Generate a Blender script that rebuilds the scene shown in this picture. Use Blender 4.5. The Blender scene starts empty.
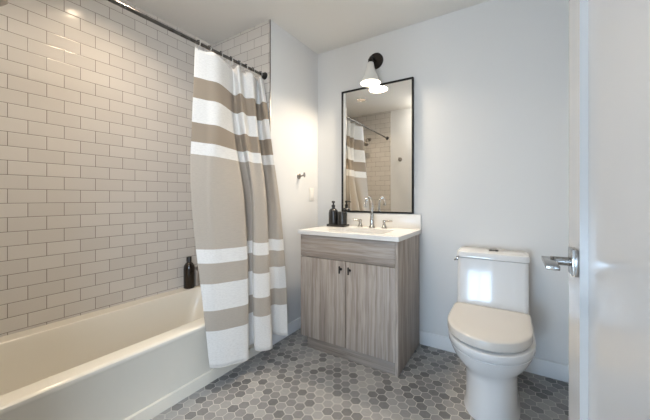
import bpy, bmesh, math, random
from mathutils import Vector, Matrix

SC = bpy.context.scene
COL = SC.collection
PI = math.pi
random.seed(7)

# ------------------------------------------------------------------ camera, world, lights, exposure
YAW = math.atan(187 / 295)
cam = bpy.data.cameras.new('camera')
cam.sensor_width = 36.0
cam.lens = 295 / 650 * 36.0
cam.shift_y = -12 / 650
cam.clip_start = 0.02
cam_o = bpy.data.objects.new('camera', cam)
cam_o.location = (0, 0, 1.10)
cam_o.rotation_euler = (PI / 2, 0, YAW)
COL.objects.link(cam_o)
SC.camera = cam_o

world = bpy.data.worlds.new('world')
world.use_nodes = True
world.node_tree.nodes['Background'].inputs[0].default_value = (0.62, 0.76, 1.0, 1)
world.node_tree.nodes['Background'].inputs[1].default_value = 0.5
SC.world = world


def area(name, loc, rot, sx, sy, power, color, shape='RECTANGLE', spread=PI):
    l = bpy.data.lights.new(name, 'AREA')
    l.shape = shape
    l.size = sx
    if shape in ('RECTANGLE', 'ELLIPSE'):
        l.size_y = sy
    l.energy = power
    l.color = color
    l.spread = spread
    o = bpy.data.objects.new(name, l)
    o.location = loc
    o.rotation_euler = rot
    COL.objects.link(o)
    return o


# daylight entering the hall window behind the open doorway
for px_ in (-0.965, -0.535):
    area('hall_window_daylight', (px_, -2.86, 0.45), (PI / 2, 0, 0), 0.38, 0.66, 27, (0.52, 0.74, 1.0))
area('hall_side_fill', (0.96, -1.25, 1.45), (0, PI / 2, 0), 1.5, 1.5, 96, (0.66, 0.81, 1.0))  # added fill from an unseen side window, aimed at the curtain and tub
# ceiling lights of the bathroom (their housings are built further down)
area('shower_downlight_lamp', (-1.70, 0.83, 2.4775), (0, 0, 0), 0.11, 0.11, 11, (1.0, 0.78, 0.55), 'DISK')

SC.view_settings.view_transform = 'Standard'
SC.view_settings.look = 'None'
SC.view_settings.gamma = 1.0
SC.view_settings.use_curve_mapping = False
SC.view_settings.exposure = 0.06


# ------------------------------------------------------------------ node helpers
class NT:
    def __init__(self, name):
        m = bpy.data.materials.new(name)
        m.use_nodes = True
        self.m = m
        self.t = m.node_tree
        self.b = self.t.nodes['Principled BSDF']

    def new(self, kind, **kw):
        n = self.t.nodes.new(kind)
        for k, v in kw.items():
            setattr(n, k, v)
        return n

    def put(self, sock, v):
        if isinstance(v, bpy.types.NodeSocket):
            self.t.links.new(v, sock)
        else:
            sock.default_value = v

    def math(self, op, a, b=None, c=None, clamp=False):
        n = self.new('ShaderNodeMath', operation=op, use_clamp=clamp)
        self.put(n.inputs[0], a)
        if b is not None:
            self.put(n.inputs[1], b)
        if c is not None:
            self.put(n.inputs[2], c)
        return n.outputs[0]

    def coord(self, which='Object'):
        return self.new('ShaderNodeTexCoord').outputs[which]

    def sep(self, v):
        n = self.new('ShaderNodeSeparateXYZ')
        self.put(n.inputs[0], v)
        return n.outputs

    def comb(self, x, y, z):
        n = self.new('ShaderNodeCombineXYZ')
        for i, v in enumerate((x, y, z)):
            self.put(n.inputs[i], v)
        return n.outputs[0]

    def noise(self, vec, scale, detail=3.0, rough=0.55):
        n = self.new('ShaderNodeTexNoise')
        self.put(n.inputs['Vector'], vec)
        n.inputs['Scale'].default_value = scale
        n.inputs['Detail'].default_value = detail
        n.inputs['Roughness'].default_value = rough
        return n.outputs['Fac']

    def white(self, vec):
        n = self.new('ShaderNodeTexWhiteNoise', noise_dimensions='3D')
        self.put(n.inputs['Vector'], vec)
        return n.outputs

    def smooth(self, x, lo, hi, a=0.0, b=1.0):
        n = self.new('ShaderNodeMapRange', interpolation_type='SMOOTHSTEP')
        self.put(n.inputs['Value'], x)
        n.inputs['From Min'].default_value = lo
        n.inputs['From Max'].default_value = hi
        n.inputs['To Min'].default_value = a
        n.inputs['To Max'].default_value = b
        return n.outputs['Result']

    def mix(self, f, a, b):
        n = self.new('ShaderNodeMix', data_type='RGBA')
        self.put(n.inputs[0], f)
        for s, v in ((n.inputs[6], a), (n.inputs[7], b)):
            if isinstance(v, tuple) and len(v) == 3:
                v = v + (1,)
            self.put(s, v)
        return n.outputs[2]

    def ramp(self, f, stops, interp='LINEAR'):
        n = self.new('ShaderNodeValToRGB')
        n.color_ramp.interpolation = interp
        els = n.color_ramp.elements
        while len(els) < len(stops):
            els.new(0.5)
        for e, (p, c) in zip(els, stops):
            e.position = p
            e.color = tuple(c) + (1,)
        self.put(n.inputs[0], f)
        return n.outputs[0]

    def bump(self, h, strength=0.3, dist=0.002, normal=None):
        n = self.new('ShaderNodeBump')
        n.inputs['Strength'].default_value = strength
        n.inputs['Distance'].default_value = dist
        self.put(n.inputs['Height'], h)
        if normal is not None:
            self.put(n.inputs['Normal'], normal)
        return n.outputs[0]

    def set(self, **kw):
        for k, v in kw.items():
            k = k.replace('_', ' ')
            if isinstance(v, tuple) and len(v) == 3 and k in ('Base Color', 'Emission Color'):
                v = v + (1,)
            self.put(self.b.inputs[k], v)
        return self


def plain(name, color, rough=0.5, metal=0.0, var=0.04, scale=30.0, bump=0.0, coat=0.0, spec=0.5):
    """one-colour surface with slight procedural variation of colour and gloss"""
    n = NT(name)
    f = n.noise(n.coord(), scale)
    lo = tuple(c * (1 - var) for c in color)
    hi = tuple(min(1, c * (1 + var)) for c in color)
    n.set(Base_Color=n.mix(f, lo, hi), Metallic=metal)
    n.set(Roughness=n.smooth(f, 0.2, 0.8, max(0.02, rough * 0.9), min(1, rough * 1.1)))
    n.b.inputs['Specular IOR Level'].default_value = spec
    n.b.inputs['Coat Weight'].default_value = coat
    if bump:
        n.set(Normal=n.bump(f, bump, 0.002))
    return n.m


def painted(name, color, rough=0.55):
    n = NT(name)
    co = n.coord()
    f = n.noise(co, 3.0, 2)
    g = n.noise(co, 220.0, 3)
    n.set(Base_Color=n.mix(f, tuple(c * 0.985 for c in color), color), Roughness=rough)
    n.set(Normal=n.bump(g, 0.06, 0.001))
    return n.m


def subway(name, axis):
    """running-bond glazed 3x6 tile; axis = object axis along the rows"""
    n = NT(name)
    xyz = n.sep(n.coord())
    L, R = 0.15248, 0.0741
    v = n.math('DIVIDE', n.math('SUBTRACT', xyz[2], 1.6655 - R * 40), R)
    row = n.math('FLOOR', v)
    fv = n.math('FRACT', v)
    half = n.math('MULTIPLY', n.math('MODULO', row, 2.0), 0.5)
    o = 0.4082 if axis == 'y' else -1.535
    s = xyz[1] if axis == 'y' else xyz[0]
    u = n.math('ADD', n.math('DIVIDE', n.math('SUBTRACT', s, o - L * 40), L), half)
    fu = n.math('FRACT', u)
    du = n.math('MULTIPLY', n.math('MINIMUM', fu, n.math('SUBTRACT', 1.0, fu)), L)
    dv = n.math('MULTIPLY', n.math('MINIMUM', fv, n.math('SUBTRACT', 1.0, fv)), R)
    d = n.math('MINIMUM', du, dv)
    tile = n.smooth(d, 0.0008, 0.0016)
    rnd = n.white(n.comb(n.math('FLOOR', u), row, 3.0))
    base = n.mix(rnd[0], (0.575, 0.545, 0.505), (0.620, 0.590, 0.548))
    n.set(Base_Color=n.mix(tile, (0.135, 0.108, 0.086), base))
    n.set(Roughness=n.math('SUBTRACT', 0.85, n.math('MULTIPLY', tile, 0.67)))
    # each tile is set very slightly out of plane, glaze is a little wavy, edges are rounded
    c = n.sep(rnd[1])
    tilt = n.math('ADD', n.math('MULTIPLY', n.math('SUBTRACT', fu, 0.5), n.math('SUBTRACT', c[0], 0.5)),
                  n.math('MULTIPLY', n.math('SUBTRACT', fv, 0.5), n.math('SUBTRACT', c[1], 0.5)))
    wav = n.noise(n.coord(), 9.0, 2)
    h = n.math('ADD', n.math('MULTIPLY', n.smooth(d, 0.0004, 0.0045), 1.0),
               n.math('ADD', n.math('MULTIPLY', tilt, 0.9), n.math('MULTIPLY', wav, 1.6)))
    n.set(Normal=n.bump(h, 0.55, 0.0012))
    return n.m


def hexfloor():
    n = NT('hexagon_mosaic_tile')
    P = 0.0571
    xyz = n.sep(n.coord())
    x = n.math('ADD', n.math('DIVIDE', n.math('SUBTRACT', xyz[0], -0.6023), P), 80.0)
    y = n.math('ADD', n.math('DIVIDE', n.math('SUBTRACT', xyz[1], 1.7365), P), 1.7320508 * 60)
    S = 1.7320508

    def cell(x, y):
        return (n.math('SUBTRACT', n.math('FLOORED_MODULO', x, 1.0), 0.5),
                n.math('SUBTRACT', n.math('FLOORED_MODULO', y, S), S / 2))
    ox, oy = n.math('ADD', x, 0.5), n.math('ADD', y, S / 2)
    ax, ay = cell(ox, oy)
    bx_, by_ = cell(n.math('SUBTRACT', ox, 0.5), n.math('SUBTRACT', oy, S / 2))

    def sq(a, b):
        return n.math('ADD', n.math('MULTIPLY', a, a), n.math('MULTIPLY', b, b))
    pick = n.math('LESS_THAN', sq(ax, ay), sq(bx_, by_))

    def sel(a, b):
        return n.math('ADD', n.math('MULTIPLY', a, pick), n.math('MULTIPLY', b, n.math('SUBTRACT', 1.0, pick)))
    gx, gy = sel(ax, bx_), sel(ay, by_)
    agx, agy = n.math('ABSOLUTE', gx), n.math('ABSOLUTE', gy)
    hd = n.math('MAXIMUM', agx, n.math('ADD', n.math('MULTIPLY', agx, 0.5), n.math('MULTIPLY', agy, 0.8660254)))
    e = n.math('SUBTRACT', 0.5, hd)
    idx = n.math('ROUND', n.math('MULTIPLY', n.math('SUBTRACT', ox, gx), 2.0))
    idy = n.math('ROUND', n.math('MULTIPLY', n.math('SUBTRACT', oy, gy), 2.0))
    rnd = n.white(n.comb(idx, idy, 1.0))
    co = n.coord()
    cloud = n.noise(co, 55.0, 4, 0.6)
    streak = n.noise(n.comb(n.math('MULTIPLY', xyz[0], 30.0), n.math('MULTIPLY', xyz[1], 90.0), rnd[0]), 1.0, 3, 0.6)
    base = n.ramp(rnd[0], [(0.0, (0.074, 0.077, 0.082)), (0.22, (0.140, 0.143, 0.148)),
                           (0.5, (0.255, 0.256, 0.258)), (0.8, (0.335, 0.334, 0.332)), (1.0, (0.405, 0.400, 0.392))])
    base = n.mix(n.math('MULTIPLY', cloud, 0.40), base, (0.36, 0.356, 0.35))
    base = n.mix(n.math('MULTIPLY', streak, 0.35), base, (0.16, 0.16, 0.16))
    tile = n.smooth(e, 0.020, 0.033)
    n.set(Base_Color=n.mix(tile, (0.58, 0.56, 0.53), base))
    n.set(Roughness=n.math('SUBTRACT', 0.9, n.math('MULTIPLY', tile, 0.42)))
    h = n.math('ADD', n.smooth(e, 0.02, 0.07), n.math('MULTIPLY', cloud, 0.15))
    n.set(Normal=n.bump(h, 0.35, 0.0015))
    return n.m


def wood(name, grain, dark=1.0):
    """grey-brown textured laminate; grain = axis index the streaks run along"""
    n = NT(name)
    xyz = list(n.sep(n.coord()))
    s = [34.0, 34.0, 34.0]
    s[grain] = 1.1
    v = n.comb(*[n.math('MULTIPLY', xyz[i], s[i]) for i in range(3)])
    warp = n.noise(n.coord(), 2.6, 2)
    s2 = [190.0, 190.0, 190.0]
    s2[grain] = 4.0
    v2 = n.comb(*[n.math('MULTIPLY', xyz[i], s2[i]) for i in range(3)])
    nd = n.new('ShaderNodeVectorMath', operation='ADD')
    n.put(nd.inputs[0], v)
    n.put(nd.inputs[1], n.comb(n.math('MULTIPLY', warp, 1.1), n.math('MULTIPLY', warp, 1.1), n.math('MULTIPLY', warp, 1.1)))
    broad = n.noise(nd.outputs[0], 1.0, 5, 0.62)
    fine = n.noise(v2, 1.0, 2, 0.5)
    base = n.ramp(broad, [(0.28, (0.205, 0.166, 0.138)), (0.43, (0.335, 0.284, 0.244)), (0.54, (0.425, 0.372, 0.328)),
                          (0.70, (0.53, 0.476, 0.43))])
    base = n.mix(n.smooth(fine, 0.50, 0.72, 0.0, 0.45), base, (0.17, 0.136, 0.112))
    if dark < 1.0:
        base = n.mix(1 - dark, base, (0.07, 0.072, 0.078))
    n.set(Base_Color=base, Roughness=n.smooth(fine, 0.3, 0.7, 0.42, 0.58))
    n.set(Normal=n.bump(fine, 0.18, 0.0008))
    return n.m


def cloth_stripes():
    n = NT('striped_cotton')
    uv = n.new('ShaderNodeUVMap').outputs[0]
    s = n.sep(uv)
    W, T, B = (0.82, 0.805, 0.775), (0.335, 0.268, 0.200), (0.47, 0.415, 0.35)
    zt, zb = 1.98, 0.145
    edges = [(1.98, W), (1.807, T), (1.685, W), (1.541, T), (1.427, W), (1.350, B), (0.814, W), (0.734, B),
             (0.620, W), (0.473, B), (0.355, W)]
    stops = [((zt - z) / (zt - zb), c) for z, c in edges]
    c = n.ramp(s[1], stops, 'CONSTANT')
    weave = n.new('ShaderNodeTexWave', bands_direction='Y')
    n.put(weave.inputs['Vector'], uv)
    weave.inputs['Scale'].default_value = 190
    weave.inputs['Distortion'].default_value = 1.5
    thr = n.noise(n.comb(n.math('MULTIPLY', s[0], 60.0), n.math('MULTIPLY', s[1], 420.0), 0.0), 1.0, 3)
    c = n.mix(n.smooth(thr, 0.35, 0.75, 0.0, 0.16), c, (0.25, 0.23, 0.20))
    n.set(Base_Color=c, Roughness=0.85)
    n.b.inputs['Sheen Weight'].default_value = 0.15
    wr = n.noise(n.comb(n.math('MULTIPLY', s[0], 9.0), n.math('MULTIPLY', s[1], 14.0), 0.0), 1.0, 3)
    n.set(Normal=n.bump(n.math('ADD', n.math('MULTIPLY', weave.outputs['Fac'], 0.08), wr), 0.35, 0.006))
    out = n.t.nodes['Material Output']
    tr = n.new('ShaderNodeBsdfTranslucent')
    n.put(tr.inputs[0], c)
    mx = n.new('ShaderNodeMixShader')
    mx.inputs[0].default_value = 0.14
    n.t.links.new(n.b.outputs[0], mx.inputs[1])
    n.t.links.new(tr.outputs[0], mx.inputs[2])
    n.t.links.new(mx.outputs[0], out.inputs[0])
    return n.m


def emissive(name, color, strength):
    n = NT(name)
    f = n.noise(n.coord(), 20.0)
    n.set(Base_Color=(0.9, 0.9, 0.9), Emission_Color=n.mix(f, tuple(c * 0.97 for c in color), color))
    n.b.inputs['Emission Strength'].default_value = strength
    return n.m


def quartz():
    n = NT('white_quartz')
    co = n.coord()
    f = n.noise(co, 160.0, 4)
    n.set(Base_Color=n.mix(n.smooth(f, 0.62, 0.75, 0, 0.25), (0.80, 0.79, 0.77), (0.62, 0.61, 0.59)), Roughness=0.22)
    return n.m


def clear_glass(name, color, rough=0.03, mixf=0.35):
    n = NT(name)
    f = n.noise(n.coord(), 12.0)
    n.set(Base_Color=n.mix(f, color, tuple(c * 0.95 for c in color)), Roughness=rough)
    tr = n.new('ShaderNodeBsdfTransparent')
    tr.inputs[0].default_value = (0.97, 0.98, 0.98, 1)
    mx = n.new('ShaderNodeMixShader')
    mx.inputs[0].default_value = mixf
    n.t.links.new(tr.outputs[0], mx.inputs[1])
    n.t.links.new(n.b.outputs[0], mx.inputs[2])
    n.t.links.new(mx.outputs[0], n.t.nodes['Material Output'].inputs[0])
    return n.m


def carpet():
    n = NT('hall_floor_boards')
    xyz = n.sep(n.coord())
    f = n.noise(n.comb(n.math('MULTIPLY', xyz[0], 40.0), n.math('MULTIPLY', xyz[1], 2.0), 0.0), 1.0, 4)
    n.set(Base_Color=n.mix(f, (0.40, 0.31, 0.22), (0.52, 0.42, 0.31)), Roughness=0.4)
    return n.m


M = {
    'wall': painted('white_wall_paint', (0.700, 0.703, 0.700)),
    'ceil': painted('ceiling_paint', (0.78, 0.77, 0.745), 0.8),
    'trim': painted('trim_paint', (0.78, 0.79, 0.80), 0.35),
    'tile_y': subway('glazed_subway_tile', 'y'),
    'tile_x': subway('glazed_subway_tile_end', 'x'),
    'hex': hexfloor(),
    'hall': carpet(),
    'steel_trim': plain('brushed_edge_trim', (0.30, 0.28, 0.26), 0.35, 1.0),
    'tub': plain('tub_enamel', (0.73, 0.695, 0.61), 0.12, var=0.01, scale=3, coat=0.3),
    'porcelain': plain('porcelain', (0.72, 0.725, 0.73), 0.10, var=0.008, scale=3, coat=0.0, spec=0.36),
    'seat': plain('seat_plastic', (0.62, 0.60, 0.57), 0.18, var=0.01, scale=4),
    'wood_v': wood('driftwood_laminate_upright', 2),
    'wood_h': wood('driftwood_laminate_level', 0),
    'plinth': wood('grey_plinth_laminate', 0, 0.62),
    'quartz': quartz(),
    'black': plain('matte_black_metal', (0.014, 0.013, 0.012), 0.38, 0.0, var=0.15),
    'frame': plain('black_mirror_frame', (0.010, 0.010, 0.010), 0.6, var=0.1, spec=0.25),
    'bronze': plain('dark_bronze', (0.030, 0.024, 0.020), 0.35, 0.6, var=0.2),
    'black_glass': plain('black_glazed_bottle', (0.020, 0.019, 0.018), 0.25, 0.0, var=0.2, coat=0.2),
    'brown_bottle': plain('dark_brown_bottle', (0.012, 0.008, 0.006), 0.16, 0.0, var=0.2, coat=0.3),
    'nickel': plain('polished_nickel', (0.52, 0.50, 0.47), 0.14, 1.0, var=0.03),
    'chrome': plain('satin_chrome', (0.34, 0.335, 0.33), 0.14, 1.0, var=0.03),
    'rod': plain('brushed_nickel_rod', (0.13, 0.127, 0.122), 0.28, 1.0, var=0.05),
    'mirror': plain('mirror_silver', (0.88, 0.88, 0.86), 0.003, 1.0, var=0.002, scale=2),
    'shade': plain('white_enamel_shade', (0.80, 0.78, 0.74), 0.35, var=0.01),
    'plate': plain('white_switch_plastic', (0.74, 0.72, 0.68), 0.3, var=0.01),
    'curtain': cloth_stripes(),
    'ring': clear_glass('clear_plastic_ring', (0.85, 0.85, 0.85), 0.1, 0.55),
    'glass': clear_glass('window_glass', (0.9, 0.95, 0.95), 0.02, 0.06),
    'grey_bottle': plain('grey_glass_bottle', (0.30, 0.27, 0.24), 0.15, var=0.1),
    'door': plain('door_gloss_paint', (0.49, 0.48, 0.47), 0.20, var=0.01, scale=4),
    'baffle': plain('black_flock_baffle', (0.006, 0.006, 0.006), 1.0, var=0.1, spec=0.0),
    'glow': emissive('lit_diffuser', (1.0, 0.86, 0.66), 14.0),
    'glow_down': emissive('lit_downlight', (1.0, 0.82, 0.60), 22.0),
    'glow_fill': emissive('fill_opal_glass', (1.0, 0.93, 0.83), 44.0),  # glow of the unseen drum added as fill
    'hem': plain('white_cotton_hem', (0.72, 0.70, 0.665), 0.85),
}


# ------------------------------------------------------------------ mesh helpers
def finish(name, bm, mat, parent=None, angle=35, mats=None):
    me = bpy.data.meshes.new(name)
    bmesh.ops.recalc_face_normals(bm, faces=bm.faces[:])
    off = Vector((0, 0, 0))
    if parent is not None:
        off = Vector(parent.get('_o', (0, 0, 0)))
        bmesh.ops.translate(bm, verts=bm.verts[:], vec=-off)
    bm.to_mesh(me)
    bm.free()
    for m in (mats or [mat]):
        me.materials.append(m)
    me.shade_smooth()
    me.set_sharp_from_angle(angle=math.radians(angle))
    o = bpy.data.objects.new(name, me)
    COL.objects.link(o)
    if parent is not None:
        o.parent = parent
        o['_o'] = tuple(off)
    return o


ROOTS = []


def thing(name, label, cat, loc, group=None):
    o = bpy.data.objects.new(name, None)
    o.empty_display_size = 0.05
    COL.objects.link(o)
    o.location = loc
    o['_o'] = tuple(loc)
    o['label'] = label
    o['category'] = cat
    if group:
        o['group'] = group
    ROOTS.append(o)
    return o


def single(name, bm, mat, label, cat, loc, group=None, angle=35):
    """a thing that is one mesh, its origin at its base"""
    bmesh.ops.translate(bm, verts=bm.verts[:], vec=-Vector(loc))
    o = finish(name, bm, mat, None, angle)
    o.location = loc
    o['_o'] = tuple(loc)
    o['label'] = label
    o['category'] = cat
    if group:
        o['group'] = group
    return o


def struct(name, bm, mat, mats=None, angle=35):
    o = finish(name, bm, mat, None, angle, mats)
    o['kind'] = 'structure'
    return o


def box(bm, x0, x1, y0, y1, z0, z1, bev=0.0, seg=2):
    vs = [bm.verts.new((x, y, z)) for x in (x0, x1) for y in (y0, y1) for z in (z0, z1)]
    F = [(0, 1, 3, 2), (4, 6, 7, 5), (0, 4, 5, 1), (2, 3, 7, 6), (0, 2, 6, 4), (1, 5, 7, 3)]
    fs = [bm.faces.new([vs[i] for i in f]) for f in F]
    if bev > 0:
        es = list({e for f in fs for e in f.edges})
        bmesh.ops.bevel(bm, geom=es, offset=bev, segments=seg, profile=0.5, affect='EDGES')
    return vs


def mkbox(*a, **k):
    bm = bmesh.new()
    box(bm, *a, **k)
    return bm


def loft(bm, rings, cap0=True, cap1=True, closed=True):
    vr = [[bm.verts.new(p) for p in r] for r in rings]
    n = len(rings[0])
    for a, b in zip(vr, vr[1:]):
        for i in range(n if closed else n - 1):
            j = (i + 1) % n
            bm.faces.new((a[i], a[j], b[j], b[i]))
    if cap0:
        bm.faces.new(list(reversed(vr[0])))
    if cap1:
        bm.faces.new(vr[-1])
    return vr


def lathe(bm, cx, cy, prof, n=40, cap0=True, cap1=True, axis='z', org=0.0):
    rings = []
    for r, z in prof:
        ring = []
        for i in range(n):
            a = 2 * PI * i / n
            if axis == 'z':
                ring.append((cx + r * math.cos(a), cy + r * math.sin(a), z))
            elif axis == 'y':      # cx = x centre, cy = z centre, z runs along y
                ring.append((cx + r * math.cos(a), z, cy + r * math.sin(a)))
            else:                  # axis x: cx = y centre, cy = z centre
                ring.append((z, cx + r * math.cos(a), cy + r * math.sin(a)))
        rings.append(ring)
    loft(bm, rings, cap0, cap1)


def mklathe(*a, **k):
    bm = bmesh.new()
    lathe(bm, *a, **k)
    return bm


def tube(bm, pts, rad, n=14, caps=True):
    pts = [Vector(p) for p in pts]
    if not isinstance(rad, (list, tuple)):
        rad = [rad] * len(pts)
    rings = []
    t0 = (pts[1] - pts[0]).normalized()
    up = Vector((0, 0, 1)) if abs(t0.z) < 0.9 else Vector((1, 0, 0))
    nrm = t0.cross(up).normalized()
    for i, p in enumerate(pts):
        a = pts[max(0, i - 1)]
        b = pts[min(len(pts) - 1, i + 1)]
        t = (b - a).normalized()
        nrm = (nrm - t * nrm.dot(t)).normalized()
        bn = t.cross(nrm)
        rings.append([p + (nrm * math.cos(2 * PI * k / n) + bn * math.sin(2 * PI * k / n)) * rad[i] for k in range(n)])
    loft(bm, rings, caps, caps)


def spline(P, k=8):
    P = [Vector(p) for p in P]
    out = []
    for i in range(len(P) - 1):
        p0, p1, p2, p3 = P[max(0, i - 1)], P[i], P[i + 1], P[min(len(P) - 1, i + 2)]
        for s in range(k):
            t = s / k
            out.append(0.5 * ((2 * p1) + (p2 - p0) * t + (2 * p0 - 5 * p1 + 4 * p2 - p3) * t * t
                              + (3 * p1 - p0 - 3 * p2 + p3) * t ** 3))
    out.append(P[-1])
    return out


def rrect(x0, x1, y0, y1, r, z, k=8):
    pts = []
    for cx, cy, a0 in ((x1 - r, y1 - r, 0), (x0 + r, y1 - r, PI / 2), (x0 + r, y0 + r, PI), (x1 - r, y0 + r, 1.5 * PI)):
        for i in range(k + 1):
            a = a0 + PI / 2 * i / k
            pts.append((cx + r * math.cos(a), cy + r * math.sin(a), z))
    return pts


# ------------------------------------------------------------------ room shell
XL, XW, XR = -2.2, -1.52, 0.40        # tiled wall, painted wall beside the vanity, right wall
YF, YT, YB = 0.13, 1.637, 2.271       # front wall, tiled end of the alcove, mirror wall
ZC = 2.43
T = 0.10

bm = bmesh.new()
box(bm, XL - T, XR + T, 0.01, YB + T, -0.06, 0.0)
struct('floor', bm, M['hex'])
bm = bmesh.new()
box(bm, XL - T, XR + T, 0.0, YB + T, ZC, ZC + 0.06)
ceil = struct('ceiling', bm, M['ceil'])
DLX, DLY = -1.70, 0.83
# round hole for the recessed shower light
cut = finish('cutter', mklathe(DLX, DLY, [(0.0625, ZC - 0.02), (0.0625, ZC + 0.08)], 48), M['ceil'])
bo = ceil.modifiers.new('hole', 'BOOLEAN')
bo.object = cut
bo.solver = 'EXACT'
bpy.context.view_layer.update()
me = bpy.data.meshes.new_from_object(ceil.evaluated_get(bpy.context.evaluated_depsgraph_get()))
ceil.modifiers.clear()
ceil.data = me
me.shade_flat()
bpy.data.objects.remove(cut)
bm = bmesh.new()
box(bm, XL - T, XL, 0.0, YT, 0, ZC)
struct('wall_left', bm, M['tile_y'])
bm = bmesh.new()
box(bm, XW, XR + T, YB, YB + T, 0, ZC)
struct('wall_back', bm, M['wall'])
bm = bmesh.new()
box(bm, XR, XR + T, 0.01, YB, 0, ZC)
struct('wall_right', bm, M['wall'])
# the block between the bath alcove and the vanity: tile towards the bath, paint towards the room
bm = bmesh.new()
box(bm, XL - T, XW, YT, YB + T, 0, ZC)
o = struct('wall_alcove', bm, None, [M['wall'], M['tile_x']])
for f in o.data.polygons:
    if f.normal.y < -0.9:
        f.material_index = 1
# front wall with the doorway the picture is taken through
DX0, DX1, DZ = -0.82, 0.128, 2.06
bm = bmesh.new()
for a in ((XL, DX0, 0, ZC), (DX0, DX1, DZ, ZC), (DX1, XR, 0, ZC)):
    box(bm, a[0], a[1], 0.01, YF, a[2], a[3])
struct('wall_front', bm, M['wall'])
bm = bmesh.new()
box(bm, XL, XW, YF, YF + 0.008, 0.40, ZC)
struct('wall_front_tile', bm, M['tile_x'])
bm = bmesh.new()
for x0, x1 in ((DX0 - 0.07, DX0), (DX1, DX1 + 0.07)):
    box(bm, x0, x1, -0.006, 0.01, 0, DZ + 0.07, 0.002)
box(bm, DX0, DX1, -0.006, 0.01, DZ, DZ + 0.07, 0.002)
struct('trim_2', bm, M['trim'])
# metal edge profile at the tile corner
bm = bmesh.new()
box(bm, XW - 0.005, XW + 0.0015, YT - 0.003, YT + 0.004, 0.40, ZC)
struct('trim_1', bm, M['steel_trim'])
# baseboards
bm = bmesh.new()
box(bm, -0.588, XR, YB - 0.013, YB, 0, 0.100, 0.003)
struct('baseboard_back', bm, M['trim'])
bm = bmesh.new()
box(bm, XW, XW + 0.013, YT + 0.002, YB - 0.001, 0, 0.092, 0.003)
struct('baseboard_left', bm, M['trim'])
bm = bmesh.new()
box(bm, XR - 0.013, XR, YF, YB - 0.014, 0, 0.100, 0.003)
struct('baseboard_right', bm, M['trim'])

# hall beyond the doorway (seen only in reflections; lets the daylight in)
HX0, HX1, HY = -1.6, 1.0, -2.9
bm = bmesh.new()
box(bm, HX0 - T, HX1 + T, HY - T, 0.0099, -0.06, 0)
struct('floor_hall', bm, M['hall'])
bm = bmesh.new()
box(bm, HX0 - T, HX1 + T, HY - T, 0.0, ZC, ZC + 0.06)
struct('ceiling_hall', bm, M['ceil'])
bm = bmesh.new()
box(bm, HX0 - T, HX0, HY - T, 0.0, 0, ZC)
struct('wall_hall_left', bm, M['wall'])
WZ0, WZ1 = 0.65, 2.25
WX0, WX1 = -1.22, -0.28
EZ0, EZ1 = 0.04, 2.16
WY0, WY1 = -2.05, -0.45
bm = bmesh.new()
box(bm, HX1, HX1 + T, HY - T, WY0, 0, ZC)
box(bm, HX1, HX1 + T, WY1, 0.0, 0, ZC)
box(bm, HX1, HX1 + T, WY0, WY1, 0, WZ0)
box(bm, HX1, HX1 + T, WY0, WY1, WZ1, ZC)
struct('wall_hall_right', bm, M['wall'])
bm = bmesh.new()
box(bm, HX0, WX0, HY - T, HY, 0, ZC)
box(bm, WX1, HX1, HY - T, HY, 0, ZC)
box(bm, WX0, WX1, HY - T, HY, 0, EZ0)
box(bm, WX0, WX1, HY - T, HY, EZ1, ZC)
struct('wall_hall_end', bm, M['wall'])


def window(name, a0, a1, put, WZ0, WZ1):
    w = 0.05
    mid = (a0 + a1) / 2
    bm = bmesh.new()
    for p, q, c, d in ((a0, a0 + w, WZ0, WZ1), (a1 - w, a1, WZ0, WZ1), (a0 + w, a1 - w, WZ0, WZ0 + w), (a0 + w, a1 - w, WZ1 - w, WZ1),
                       (mid - 0.025, mid + 0.025, WZ0 + w, WZ1 - w)):
        put(bm, p, q, 0.03, 0.07, c, d)
    f = struct(name, bm, M['trim'])
    bm = bmesh.new()
    put(bm, a0 + w, a1 - w, 0.048, 0.052, WZ0 + w, WZ1 - w)
    finish('window_pane', bm, M['glass'], f)


window('window_1', WX0, WX1, lambda bm, p, q, d0, d1, c, d: box(bm, p, q, HY - d1, HY - d0, c, d), EZ0, EZ1)
bm = bmesh.new()
box(bm, WX0 + 0.052, WX1 - 0.052, HY - 0.028, HY - 0.024, 0.80, EZ1 - 0.052)
box(bm, WX0 + 0.052, WX1 - 0.052, HY - 0.034, HY - 0.018, 0.785, 0.80)
finish('added_blind', bm, M['hem'], bpy.data.objects['window_1'])  # unseen blind, added to keep window light low and cap its tank reflection
window('window_fill', WY0, WY1, lambda bm, p, q, d0, d1, c, d: box(bm, HX1 + d0, HX1 + d1, p, q, c, d), WZ0, WZ1)  # unseen second window, added only for fill through the doorway

# ------------------------------------------------------------------ bathtub
t = thing('bathtub', 'long cream alcove bathtub along the tiled wall', 'bathtub', (-1.83, 0.9, 0))
ZR = 0.392
y0, y1 = YF + 0.009, YT - 0.001
x0 = XL + 0.001
rings = []
for x1, z in ((-1.517, 0.0), (-1.518, 0.062), (-1.521, 0.066), (-1.528, 0.068), (-1.528, 0.074), (-1.474, 0.345),
              (-1.464, 0.362), (-1.459, 0.374), (-1.460, 0.383), (-1.466, 0.389), (-1.476, ZR)):
    rings.append(rrect(x0, x1, y0, y1, 0.004, z))
for ix0, ix1, iy0, iy1, r, z in ((-2.108, -1.545, 0.165, 1.490, 0.085, ZR), (-2.103, -1.552, 0.170, 1.482, 0.085, ZR - 0.005),
                                 (-2.099, -1.558, 0.176, 1.474, 0.085, ZR - 0.020), (-2.09, -1.568, 0.195, 1.450, 0.10, 0.30),
                                 (-2.08, -1.585, 0.23, 1.40, 0.12, 0.18), (-2.06, -1.605, 0.27, 1.345, 0.13, 0.115),
                                 (-2.02, -1.645, 0.32, 1.30, 0.13, 0.085), (-1.97, -1.695, 0.38, 1.24, 0.12, 0.078)):
    rings.append(rrect(ix0, ix1, iy0, iy1, r, z))
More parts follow.
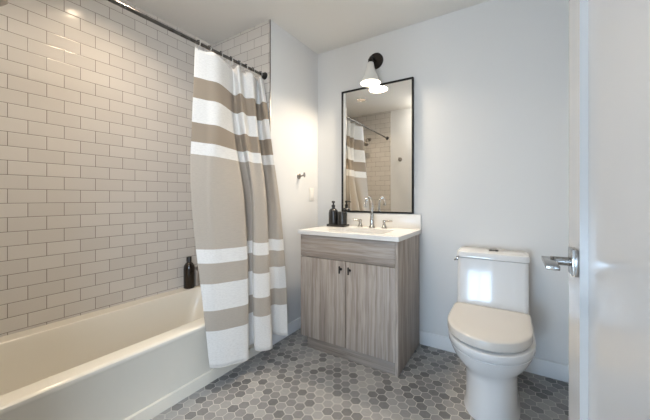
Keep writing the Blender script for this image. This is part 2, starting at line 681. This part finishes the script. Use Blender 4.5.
bm = bmesh.new()
loft(bm, rings)
tub = finish('basin', bm, M['tub'], t, 30)
bm = mklathe(-1.83, 1.462, [(0.0, 0), (0.0, 0)], n=4) if False else bmesh.new()
lathe(bm, -1.83, 0.255, [(0.037, 1.432), (0.037, 1.424), (0.030, 1.418)], 24, axis='y')
finish('overflow_plate', bm, M['chrome'], t)
bm = bmesh.new()
lathe(bm, -1.83, 1.16, [(0.034, 0.0775), (0.034, 0.081), (0.024, 0.083)], 24)
finish('drain', bm, M['chrome'], t)

# ------------------------------------------------------------------ bottles on the tub ledge
t = thing('toiletry_bottle', 'dark brown bottle with black cap on the far ledge of the bathtub', 'bottle', (-2.152, 1.392, ZR))
bm = mklathe(-2.152, 1.392, [(0.036, ZR), (0.040, ZR + 0.004), (0.041, 0.545), (0.038, 0.568), (0.028, 0.585), (0.016, 0.595), (0.015, 0.602)])
finish('body', bm, M['brown_bottle'], t)
bm = mklathe(-2.152, 1.392, [(0.018, 0.600), (0.018, 0.634), (0.016, 0.637)])
finish('cap', bm, M['black'], t)
t = thing('toiletry_bottle', 'small grey bottle half hidden by the curtain edge behind the dark bottle', 'bottle', (-2.147, 1.455, ZR))
bm = mklathe(-2.147, 1.455, [(0.015, ZR), (0.018, ZR + 0.003), (0.018, 0.50), (0.015, 0.512), (0.008, 0.518), (0.008, 0.522)])
finish('body', bm, M['grey_bottle'], t)
bm = mklathe(-2.147, 1.455, [(0.009, 0.5222), (0.009, 0.545)])
finish('cap', bm, M['steel_trim'], t)

# ------------------------------------------------------------------ curtain rod and curtain
RX, RZ = -1.574, 2.020
t = thing('curtain_rod', 'straight dark metal shower curtain rod spanning the bath alcove', 'curtain rod', (RX, YF, RZ))
bm = bmesh.new()
tube(bm, [(RX, YF + 0.012, RZ), (RX, YT - 0.003, RZ)], 0.0098, 20)
finish('rod', bm, M['rod'], t)
for a, b in ((YT - 0.0005, -1), (YF + 0.0085, 1)):
    bm = mklathe(RX, RZ, [(0.027, a), (0.027, a + b * 0.006), (0.020, a + b * 0.016), (0.014, a + b * 0.030)], 28, axis='y')
    finish('flange', bm, M['black'], t)

# plan of the folds at five heights: (bearing from the doorway in degrees, distance to the right wall side x)


def fold_pt(brg, x):
    return (x, x / math.tan(math.radians(brg)))


def B(px):
    return math.degrees(math.atan((px - 325) / 295.0) - YAW)


FOLDS = [
    (1.98, [(195, -1.575), (207, -1.552), (219, -1.535), (230, -1.603), (232, -1.617), (234, -1.604), (238, -1.548), (243, -1.600), (252, -1.548), (256, -1.610), (258, -1.610), (260, -1.550), (263, -1.568)]),
    (1.55, [(192, -1.560), (206, -1.535), (219, -1.506), (233, -1.580), (235, -1.610), (240, -1.604), (245, -1.540), (249, -1.570), (258, -1.530), (257, -1.608), (263, -1.585), (267, -1.525), (271, -1.500)]),
    (1.10, [(191, -1.530), (205, -1.500), (215, -1.482), (243, -1.470), (240, -1.560), (251, -1.560), (252.5, -1.490), (258, -1.470), (266, -1.460), (263, -1.560), (270, -1.516), (275, -1.470), (279, -1.460)]),
    (0.60, [(200.5, -1.472), (213, -1.440), (226, -1.422), (247, -1.400), (244, -1.458), (252, -1.458), (253.5, -1.420), (260, -1.400), (269, -1.390), (267, -1.455), (273, -1.455), (279, -1.430), (285, -1.420)]),
    (0.13, [(210, -1.440), (221, -1.412), (234, -1.385), (248, -1.362), (246, -1.442), (254, -1.442), (255, -1.385), (263, -1.350), (272, -1.335), (271, -1.430), (274, -1.445), (281, -1.400), (288, -1.360)]),
]
HEM = [0.142, 0.130, 0.122, 0.115, 0.135, 0.138, 0.134, 0.120, 0.116, 0.125, 0.125, 0.116, 0.114]
K = 10
st = [spline([fold_pt(B(p), x) + (0,) for p, x in row], K) for _, row in FOLDS]
LZ = [z for z, _ in FOLDS]
hem = [v.x for v in spline([(h, 0, 0) for h in HEM], K)]
NU = len(st[0])
VS = 12
t = thing('shower_curtain', 'white shower curtain with taupe horizontal stripes hanging outside the bathtub', 'shower curtain', (-1.45, 1.30, 0.14))
bm = bmesh.new()
uvl = bm.loops.layers.uv.new('UVMap')
cols = []
for i in range(NU):
    u = i / (NU - 1)
    zs = LZ[:-1] + [hem[i]]
    zs[0] = 1.988 - 0.010 * abs(math.sin(u * PI * 8))
    cols.append(spline([(st[k][i].x, st[k][i].y, zs[k]) for k in range(5)], VS))
NV = len(cols[0]) - 1
grid = []
for j in range(NV + 1):
    row = []
    for i in range(NU):
        u, v = i / (NU - 1), j / NV
        p = cols[i][j]
        wr = 0.003 * math.sin(9 * u * PI + 5 * v) * math.sin(14 * v + 3 * u)
        zf = 1.98 - 1.835 * (1.988 - p.z) / (1.988 - hem[i])
        row.append((bm.verts.new((p.x + wr, p.y, p.z)), u, (1.98 - zf) / 1.835))
    grid.append(row)
for j in range(NV):
    for i in range(NU - 1):
        q = [grid[j][i], grid[j][i + 1], grid[j + 1][i + 1], grid[j + 1][i]]
        f = bm.faces.new([a[0] for a in q])
        for lp, a in zip(f.loops, q):
            lp[uvl].uv = (a[1], a[2])
hpts = [Vector(grid[NV][i][0].co) for i in range(NU)]
cur = finish('cloth', bm, M['curtain'], t, 80)
sm = cur.modifiers.new('thickness', 'SOLIDIFY')
sm.thickness = 0.0016
# hem band along the lower edge
bm = bmesh.new()
tube(bm, hpts, 0.0025, 6)
finish('hem', bm, M['hem'], t, 80)
# rings: each loops over the rod and through the top of the curtain
for k, y in enumerate((1.075, 1.150, 1.235, 1.315, 1.385, 1.445, 1.510, 1.585)):
    bm = bmesh.new()
    pts = []
    for i in range(25):
        a = 2 * PI * i / 24
        pts.append((RX + 0.020 * math.sin(a), y + 0.004 * math.sin(2 * a), RZ - 0.016 + 0.032 * math.cos(a)))
    tube(bm, pts, 0.0017, 8, caps=False)
    r = finish('ring', bm, M['ring'], t)
    bm = bmesh.new()
    for dx, dz in ((0.0, 0.0165), (0.012, 0.011), (-0.012, 0.011)):
        bmesh.ops.create_icosphere(bm, subdivisions=2, radius=0.0045, matrix=Matrix.Translation((RX + dx, y, RZ + dz - 0.001)))
    finish('roller_ball', bm, M['black'], r)

# shower head on the near wall (seen in the mirror)
t = thing('wall_shower', 'chrome shower head on bent arm, seen in the mirror', 'shower', (-1.86, YF + 0.008, 2.03))
bm = bmesh.new()
tube(bm, spline([(-1.86, YF + 0.010, 2.03), (-1.86, YF + 0.06, 2.035), (-1.86, YF + 0.11, 2.02), (-1.86, YF + 0.145, 1.985)], 8), 0.010)
finish('arm', bm, M['steel_trim'], t)
bm = mklathe(-1.86, 2.03, [(0.026, YF + 0.0085), (0.026, YF + 0.012), (0.014, YF + 0.022)], 24, axis='y')
finish('flange', bm, M['steel_trim'], t)
bm = bmesh.new()
d = Vector((0, 0.55, -0.83)).normalized()
p = Vector((-1.86, YF + 0.145, 1.985))
tube(bm, [p, p + d * 0.02, p + d * 0.035, p + d * 0.06, p + d * 0.068], [0.012, 0.016, 0.030, 0.045, 0.043], 28)
finish('head', bm, M['steel_trim'], t)

# ------------------------------------------------------------------ vanity cabinet
VX0, VX1, VY = -1.335, -0.590, 1.767
t = thing('vanity_cabinet', 'grey-brown wood vanity cabinet with two doors below the mirror', 'vanity', (-0.96, 2.02, 0))
bm = bmesh.new()
box(bm, VX0, VX0 + 0.018, VY + 0.019, YB - 0.001, 0.078, 0.832, 0.001)
box(bm, VX0 + 0.018, VX1 - 0.018, VY + 0.030, YB - 0.001, 0.078, 0.096)
box(bm, VX0 + 0.018, VX1 - 0.018, YB - 0.012, YB - 0.001, 0.096, 0.832)
finish('carcass', bm, M['wood_v'], t)
finish('side_panel', mkbox(VX1 - 0.018, VX1, VY + 0.001, YB - 0.014, 0.0, 0.832, bev=0.001), M['wood_v'], t)
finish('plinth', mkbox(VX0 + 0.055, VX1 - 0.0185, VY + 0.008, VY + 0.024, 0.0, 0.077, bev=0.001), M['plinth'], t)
finish('fascia_panel', mkbox(VX0, VX1 - 0.0195, VY, VY + 0.018, 0.671, 0.829, bev=0.0012), M['wood_h'], t)
for a, b, hx in ((VX0, -0.958, -0.990), (-0.954, VX1 - 0.0195, -0.922)):
    d = finish('door', mkbox(a, b, VY, VY + 0.018, 0.080, 0.667, bev=0.0012), M['wood_v'], t)
    bm = bmesh.new()
    tube(bm, [(hx, VY - 0.0002, 0.612), (hx, VY - 0.024, 0.612)], 0.0045, 12)
    lathe(bm, hx, 0.612, [(0.009, VY - 0.0003), (0.009, VY - 0.003)], 16, axis='y')
    tube(bm, [(hx, VY - 0.025, 0.588), (hx, VY - 0.025, 0.636)], 0.0055, 12)
    finish('knob', bm, M['black'], d)

# ------------------------------------------------------------------ countertop with undermount sink
CZ0, CZ1 = 0.834, 0.864
CX0, CX1, CY = -1.343, -0.578, 1.745
SX0, SX1, SY0, SY1 = -1.155, -0.715, 1.815, 2.110
t = thing('countertop', 'white quartz countertop on the wood vanity cabinet, with sink cutout', 'countertop', (-0.96, 2.02, CZ0))
bm = bmesh.new()


def slab_rings(z):
    return rrect(CX0, CX1, CY, YB - 0.001, 0.003, z)


outer_b, outer_t = slab_rings(CZ0), slab_rings(CZ1)
inner_t, inner_b = rrect(SX0, SX1, SY0, SY1, 0.06, CZ1), rrect(SX0, SX1, SY0, SY1, 0.06, CZ0)
b1 = rrect(CX0 + 0.002, CX1 - 0.002, CY + 0.002, YB - 0.003, 0.003, CZ1)
rings = [outer_b, [(p[0], p[1], CZ1 - 0.002) for p in outer_t], b1, inner_t, inner_b]
vr = loft(bm, rings, False, False)
for i in range(len(outer_b)):
    j = (i + 1) % len(outer_b)
    bm.faces.new((vr[-1][i], vr[-1][j], vr[0][j], vr[0][i]))
finish('slab', bm, M['quartz'], t)
single('backsplash', mkbox(CX0, CX1, YB - 0.020, YB - 0.001, CZ1 + 0.0002, 0.975, bev=0.0015), M['quartz'],
       'low white quartz backsplash strip under the mirror behind the faucet', 'backsplash', ((CX0 + CX1) / 2, YB - 0.01, CZ1 + 0.0002))
t = thing('sink', 'white undermount sink basin in the countertop', 'sink', (-0.935, 1.965, 0.69))
bm = bmesh.new()
e = 0.012
rings = [rrect(SX0 - e, SX1 + e, SY0 - e, SY1 + e, 0.07, CZ0 - 0.0005), rrect(SX0 + 0.001, SX1 - 0.001, SY0 + 0.001, SY1 - 0.001, 0.06, CZ0 - 0.0005),
         rrect(SX0 + 0.006, SX1 - 0.006, SY0 + 0.006, SY1 - 0.006, 0.06, CZ0 - 0.03), rrect(SX0 + 0.02, SX1 - 0.02, SY0 + 0.02, SY1 - 0.02, 0.06, 0.73),
         rrect(SX0 + 0.06, SX1 - 0.06, SY0 + 0.05, SY1 - 0.05, 0.06, 0.70), rrect(SX0 + 0.15, SX1 - 0.15, SY0 + 0.10, SY1 - 0.10, 0.04, 0.695)]
loft(bm, rings, False, True)
s = finish('bowl', bm, M['porcelain'], t)
sm = s.modifiers.new('wall', 'SOLIDIFY')
sm.thickness = 0.006
sm.offset = -1
bm = mklathe(-0.935, 1.965, [(0.024, 0.6955), (0.024, 0.698), (0.016, 0.699)], 24)
finish('drain', bm, M['chrome'], t)

# ------------------------------------------------------------------ faucet
FX, FY = -0.937, 2.175
t = thing('faucet', 'polished gooseneck faucet with two lever handles behind the sink', 'faucet', (FX, FY, CZ1))
bm = bmesh.new()
lathe(bm, FX, FY, [(0.026, CZ1 + 0.0003), (0.026, CZ1 + 0.006), (0.020, CZ1 + 0.014), (0.017, CZ1 + 0.030), (0.0185, CZ1 + 0.05),
                   (0.0165, CZ1 + 0.085), (0.0135, CZ1 + 0.105)], 32)
arc = [(FX, FY, CZ1 + 0.100), (FX, FY, CZ1 + 0.172)]
R = 0.068
for i in range(1, 17):
    a = PI * i / 16 * 0.93
    arc.append((FX, FY - R + R * math.cos(a), CZ1 + 0.172 + R * math.sin(a)))
last = arc[-1]
arc.append((FX, last[1] - 0.001, last[2] - 0.018))
tube(bm, arc, [0.0125, 0.0095] + [0.0085] * 15 + [0.0095, 0.0115], 18)
finish('spout', bm, M['nickel'], t, 40)
for sgn in (-1, 1):
    hx = FX + sgn * 0.102
    bm = bmesh.new()
    lathe(bm, hx, FY, [(0.024, CZ1 + 0.0003), (0.024, CZ1 + 0.006), (0.018, CZ1 + 0.012), (0.013, CZ1 + 0.026), (0.0105, CZ1 + 0.040), (0.013, CZ1 + 0.048),
                       (0.012, CZ1 + 0.060), (0.006, CZ1 + 0.064)], 28)
    h = finish('handle', bm, M['nickel'], t, 40)
    bm = bmesh.new()
    tube(bm, [(hx - sgn * 0.012, FY, CZ1 + 0.055), (hx + sgn * 0.012, FY, CZ1 + 0.056), (hx + sgn * 0.066, FY - 0.006, CZ1 + 0.059)], [0.006, 0.0065, 0.005], 12)
    finish('lever', bm, M['nickel'], h, 40)

# ------------------------------------------------------------------ tray, soap dispenser, tumbler
TX, TY = -1.222, 2.128
t = single('tray', None or mkbox(TX - 0.083, TX + 0.083, TY - 0.048, TY + 0.048, CZ1, CZ1 + 0.020, bev=0.004, seg=3), M['black_glass'],
           'small black tray under the soap dispenser and cup on the countertop', 'tray', (TX, TY, CZ1))
z = CZ1 + 0.0203
t = thing('soap_dispenser', 'black pump soap dispenser standing on the small black tray', 'soap dispenser', (TX - 0.044, TY, z))
cx = TX - 0.044
bm = mklathe(cx, TY, [(0.036, z), (0.039, z + 0.004), (0.039, z + 0.094), (0.036, z + 0.111), (0.026, z + 0.124), (0.014, z + 0.130), (0.013, z + 0.140)])
finish('bottle', bm, M['black_glass'], t)
bm = mklathe(cx, TY, [(0.015, z + 0.139), (0.015, z + 0.156), (0.007, z + 0.160), (0.006, z + 0.175), (0.014, z + 0.176), (0.014, z + 0.188), (0.010, z + 0.191)], 24)
tube(bm, [(cx, TY, z + 0.182), (cx + 0.022, TY - 0.028, z + 0.183), (cx + 0.028, TY - 0.036, z + 0.177)], [0.0055, 0.005, 0.004], 10)
finish('pump', bm, M['black'], t)
cx = TX + 0.041
bm = mklathe(cx, TY, [(0.036, z), (0.040, z + 0.003), (0.041, z + 0.100), (0.039, z + 0.103), (0.037, z + 0.100), (0.035, z + 0.012), (0.0, z + 0.010)], cap1=False)
single('tumbler', bm, M['black_glass'], 'black cylindrical cup beside the soap dispenser on the tray', 'cup', (cx, TY, z))

# ------------------------------------------------------------------ mirror (hangs very slightly off square)
MX0, MX1, MZ0, MZ1 = -1.250, -0.633, 0.980, 2.020
t = thing('wall_mirror', 'tall rectangular mirror in thin black frame above the vanity', 'mirror', (MX1, YB - 0.002, MZ0))
w, dpt = 0.0115, 0.024
bm = bmesh.new()
for a in ((MX0, MX0 + w, MZ0, MZ1), (MX1 - w, MX1, MZ0, MZ1), (MX0 + w, MX1 - w, MZ0, MZ0 + w), (MX0 + w, MX1 - w, MZ1 - w, MZ1)):
    box(bm, a[0], a[1], YB - 0.002 - dpt, YB - 0.002, a[2], a[3])
finish('frame', bm, M['frame'], t)
finish('glass', mkbox(MX0 + w, MX1 - w, YB - 0.018, YB - 0.006, MZ0 + w, MZ1 - w), M['mirror'], t)
t.rotation_euler = (0, 0, math.radians(0.65))
t.location = (MX1, YB - 0.002, MZ0)

# ------------------------------------------------------------------ wall sconce
SX, SY, SZ = -0.946, 2.165, 2.008
PZ = 2.222
t = thing('wall_sconce', 'wall sconce with black round plate and white flared shade above the mirror', 'wall lamp', (SX, YB, PZ))
bm = mklathe(SX, PZ, [(0.066, YB - 0.0005), (0.066, YB - 0.012), (0.060, YB - 0.020)], 40, axis='y')
finish('wall_plate', bm, M['bronze'], t)
bm = bmesh.new()
tube(bm, spline([(SX, YB - 0.018, PZ), (SX, YB - 0.060, PZ + 0.004), (SX, YB - 0.092, PZ - 0.002), (SX, SY, PZ - 0.018), (SX, SY, PZ - 0.040)], 6), 0.011, 16)
lathe(bm, SX, SY, [(0.017, 2.160), (0.020, 2.164), (0.020, 2.196), (0.013, 2.206)], 24)
finish('arm', bm, M['bronze'], t)
prof = [(0.0205, 2.172), (0.024, 2.168), (0.030, 2.140), (0.0385, 2.105), (0.049, 2.075), (0.0605, 2.048), (0.073, 2.022), (0.079, 2.010), (0.080, SZ),
        (0.077, SZ + 0.001), (0.071, 2.021), (0.058, 2.047), (0.046, 2.075), (0.035, 2.105), (0.027, 2.140)]
bm = mklathe(SX, SY, prof, 48, cap0=False, cap1=True)
finish('shade', bm, M['shade'], t, 50)
bm = mklathe(SX, SY, [(0.0745, 2.0150), (0.0745, 2.0175)], 40)
finish('diffuser', bm, M['glow'], t)
la = area('sconce_lamp', (SX, SY, 2.0135), (0, 0, 0), 0.14, 0.14, 11.5, (1.0, 0.84, 0.64), 'DISK', math.radians(165))
la.parent = t
la.location = (0, SY - YB, 2.0135 - PZ)

# ------------------------------------------------------------------ ceiling lights (above the picture's edge)
t = thing('ceiling_downlight', 'recessed round ceiling light over the bathtub', 'ceiling light', (DLX, DLY, ZC))
bm = mklathe(DLX, DLY, [(0.0622, ZC - 0.0003), (0.072, ZC - 0.0015), (0.074, ZC - 0.0003)], 48, cap0=False, cap1=False)
finish('trim_ring', bm, M['ceil'], t)
bm = mklathe(DLX, DLY, [(0.0620, ZC + 0.056), (0.0620, ZC - 0.0004)], 48, cap0=False, cap1=False)
finish('baffle', bm, M['baffle'], t)
bm = mklathe(DLX, DLY, [(0.0618, ZC + 0.049), (0.0618, ZC + 0.056)], 48)
finish('diffuser', bm, M['glow_down'], t)
t = thing('fill_ceiling_light', 'unseen round flush ceiling light added as fill near the doorway', 'ceiling light', (-0.85, 0.35, ZC))  # unseen drum, shaped and placed to fill walls and ceiling with light
bm = mklathe(-0.85, 0.35, [(0.150, ZC - 0.0005), (0.152, ZC - 0.028), (0.146, ZC - 0.030)], 48)
finish('base_plate', bm, M['shade'], t)
bm = mklathe(-0.85, 0.35, [(0.140, ZC - 0.0305), (0.140, ZC - 0.070), (0.125, ZC - 0.090), (0.06, ZC - 0.100)], 48)
finish('glass_shade', bm, M['glow_fill'], t)

# ------------------------------------------------------------------ robe hooks and light switch
t = thing('robe_hook', 'nickel robe hook on the white wall beside the curtain', 'hook', (XW, 1.985, 1.285))
bm = mklathe(1.985, 1.285, [(0.024, XW + 0.0003), (0.024, XW + 0.006), (0.018, XW + 0.010), (0.008, XW + 0.012)], 28, axis='x')
finish('wall_plate', bm, M['steel_trim'], t)
bm = bmesh.new()
tube(bm, [(XW + 0.010, 1.985, 1.285), (XW + 0.035, 1.985, 1.286), (XW + 0.055, 1.985, 1.292)], [0.008, 0.006, 0.008], 14)
tube(bm, [(XW + 0.058, 1.985, 1.272), (XW + 0.060, 1.985, 1.290), (XW + 0.057, 1.985, 1.312)], [0.006, 0.009, 0.007], 14)
finish('hook', bm, M['steel_trim'], t)
t = thing('robe_hook', 'dark robe hook seen in the mirror on the front wall', 'hook', (-1.375, YF, 1.68))
bm = mklathe(-1.375, 1.68, [(0.030, YF + 0.0003), (0.030, YF + 0.007), (0.010, YF + 0.012)], 28, axis='y')
finish('wall_plate', bm, M['steel_trim'], t)
bm = bmesh.new()
tube(bm, [(-1.375, YF + 0.010, 1.68), (-1.375, YF + 0.05, 1.68), (-1.375, YF + 0.062, 1.70)], [0.008, 0.007, 0.009], 14)
finish('hook', bm, M['steel_trim'], t)
t = thing('light_switch', 'white rocker light switch on the wall left of the vanity', 'light switch', (XW, 2.165, 1.075))
finish('cover_plate', mkbox(XW + 0.0003, XW + 0.006, 2.130, 2.200, 1.075, 1.190, bev=0.002), M['plate'], t)
r = finish('rocker', mkbox(XW + 0.0062, XW + 0.0095, 2.149, 2.181, 1.099, 1.166, bev=0.001), M['shade'], t)

# ------------------------------------------------------------------ toilet
TXC = -0.107
t = thing('toilet', 'white two-piece toilet with closed lid right of the vanity', 'toilet', (TXC, 1.9, 0))


def dshape(w, yb, yc, yf, z, rc=0.03, n=26, cx=TXC, p=2.0):
    """plan outline: square back with rounded corners, straight sides, elliptic front"""
    h = w / 2
    pts = []
    for i in range(6):
        a = PI / 2 * i / 5
        pts.append((cx + h - rc + rc * math.cos(a), yb - rc + rc * math.sin(a), z))
    for i in range(6):
        a = PI / 2 + PI / 2 * i / 5
        pts.append((cx - h + rc + rc * math.cos(a), yb - rc + rc * math.sin(a), z))
    for i in range(n + 1):
        a = PI + PI * i / n
        c, s = math.cos(a), math.sin(a)
        pts.append((cx + h * math.copysign(abs(c) ** (2 / p), c), yc + (yc - yf) * math.copysign(abs(s) ** (2 / p), s), z))
    return pts


PC = -0.094
BC = -0.100
bm = bmesh.new()
rings = [dshape(0.262, 2.02, 1.84, 1.622, 0.0, p=2.4, cx=PC), dshape(0.252, 2.02, 1.84, 1.616, 0.020, p=2.4, cx=PC), dshape(0.240, 2.02, 1.83, 1.612, 0.06, p=2.4, cx=PC),
         dshape(0.238, 2.02, 1.83, 1.608, 0.14, p=2.4, cx=PC), dshape(0.242, 2.03, 1.83, 1.602, 0.21, p=2.4, cx=PC), dshape(0.256, 2.035, 1.83, 1.596, 0.238, p=2.3, cx=PC),
         dshape(0.304, 2.04, 1.82, 1.582, 0.258, p=2.15, cx=BC), dshape(0.348, 2.045, 1.81, 1.562, 0.286, p=2.1, cx=BC), dshape(0.378, 2.05, 1.80, 1.545, 0.320, p=2.05, cx=BC),
         dshape(0.390, 2.05, 1.79, 1.536, 0.342, p=2.05, cx=BC), dshape(0.385, 2.05, 1.79, 1.538, 0.345, p=2.05, cx=BC), dshape(0.396, 2.055, 1.79, 1.532, 0.349, p=2.05, cx=BC),
         dshape(0.400, 2.055, 1.79, 1.528, 0.376, p=2.05, cx=BC), dshape(0.398, 2.055, 1.79, 1.530, 0.386, p=2.05, cx=BC), dshape(0.386, 2.05, 1.79, 1.538, 0.390, p=2.05, cx=BC)]
loft(bm, rings)
finish('bowl', bm, M['porcelain'], t, 50)
# deck between bowl and tank
bm = bmesh.new()
loft(bm, [rrect(TXC - 0.165, TXC + 0.165, 2.03, 2.235, 0.03, 0.27), rrect(TXC - 0.180, TXC + 0.180, 2.03, 2.245, 0.03, 0.33), rrect(TXC - 0.180, TXC + 0.180, 2.03, 2.245, 0.03, 0.425)])
finish('deck', bm, M['porcelain'], t, 50)
# seat ring and lid
bm = bmesh.new()
loft(bm, [dshape(0.360, 2.050, 1.78, 1.555, 0.3905, cx=BC), dshape(0.364, 2.05, 1.78, 1.552, 0.394, cx=BC), dshape(0.364, 2.05, 1.78, 1.552, 0.399, cx=BC), dshape(0.360, 2.05, 1.78, 1.555, 0.402, cx=BC)])
finish('seat', bm, M['seat'], t, 50)
bm = bmesh.new()
loft(bm, [dshape(0.382, 2.019, 1.78, 1.535, 0.4025), dshape(0.392, 2.021, 1.78, 1.529, 0.406), dshape(0.392, 2.021, 1.78, 1.529, 0.439), dshape(0.390, 2.0205, 1.78, 1.5305, 0.443),
          dshape(0.383, 2.018, 1.78, 1.536, 0.4462), dshape(0.354, 2.007, 1.78, 1.560, 0.4480), dshape(0.24, 1.99, 1.78, 1.64, 0.4495)])
lid = finish('lid', bm, M['seat'], t, 50)
# tank
bm = bmesh.new()
def tank_ring(z, ins=0.0):
    return rrect(TXC - 0.189 + ins, TXC + 0.189 - ins, 2.059 - (0.720 - z) * math.tan(math.radians(7)) + ins, 2.252 - ins, 0.026, z)


loft(bm, [tank_ring(0.4255, 0.006), tank_ring(0.430, 0.001), tank_ring(0.434), tank_ring(0.44), tank_ring(0.50), tank_ring(0.70), tank_ring(0.714), tank_ring(0.720)])
finish('tank', bm, M['porcelain'], t, 40)
bm = bmesh.new()
loft(bm, [rrect(TXC - 0.192, TXC + 0.192, 2.056, 2.256, 0.032, 0.7215), rrect(TXC - 0.196, TXC + 0.196, 2.050, 2.258, 0.034, 0.726), rrect(TXC - 0.196, TXC + 0.196, 2.050, 2.258, 0.034, 0.752),
          rrect(TXC - 0.192, TXC + 0.192, 2.054, 2.256, 0.033, 0.760), rrect(TXC - 0.180, TXC + 0.180, 2.066, 2.246, 0.030, 0.763)])
tl = finish('tank_lid', bm, M['porcelain'], t, 40)
bm = bmesh.new()
loft(bm, [rrect(TXC - 0.020, TXC + 0.034, 2.150, 2.182, 0.015, 0.7635), rrect(TXC - 0.020, TXC + 0.034, 2.150, 2.182, 0.015, 0.768), rrect(TXC - 0.017, TXC + 0.031, 2.153, 2.179, 0.012, 0.7695)])
finish('flush_button', bm, M['black'], tl)
bm = mklathe(2.105, 0.705, [(0.014, TXC - 0.1905), (0.014, TXC - 0.199), (0.010, TXC - 0.204)], 20, axis='x')
tube(bm, [(TXC - 0.200, 2.105, 0.705), (TXC - 0.206, 2.09, 0.703), (TXC - 0.206, 2.068, 0.700)], 0.005, 10)
finish('side_lever', bm, M['chrome'], t)

# ------------------------------------------------------------------ door, opened against the right wall
DXF, DXB = 0.110, 0.145
DY0, DY1, DYS = 0.140, 0.872, 0.742
bm = bmesh.new()
z0, z1 = 0.012, 2.045
rec = 0.0125
st_ = DY1 - DYS
ra, rb = z0 + 0.22, z1 - st_
box(bm, DXF + rec, DXB - rec, DY0 + st_, DYS, ra, rb)
box(bm, DXF, DXB, DYS, DY1, z0, z1)
box(bm, DXF, DXB, DY0, DY0 + st_, z0, z1)
box(bm, DXF, DXB, DY0 + st_, DYS, z0, ra)
box(bm, DXF, DXB, DY0 + st_, DYS, rb, z1)
door = struct('door_1', bm, M['door'])
HZ = 0.972
bm = mkbox(DXF - 0.0105, DXF - 0.0003, DYS + 0.003, DYS + 0.055, HZ - 0.026, HZ + 0.026, bev=0.0008)
h = finish('handle_plate', bm, M['chrome'], door)
bm = bmesh.new()
hy = DYS + 0.034
tube(bm, [(DXF - 0.010, hy, HZ - 0.002), (DXF - 0.042, hy, HZ - 0.002)], 0.0085, 18)
box(bm, DXF - 0.0565, DXF - 0.036, hy - 0.095, hy + 0.012, HZ - 0.0045, HZ + 0.0035, 0.0008)
finish('handle_lever', bm, M['chrome'], door)

# drop helper properties
for o in SC.objects:
    if '_o' in o:
        del o['_o']
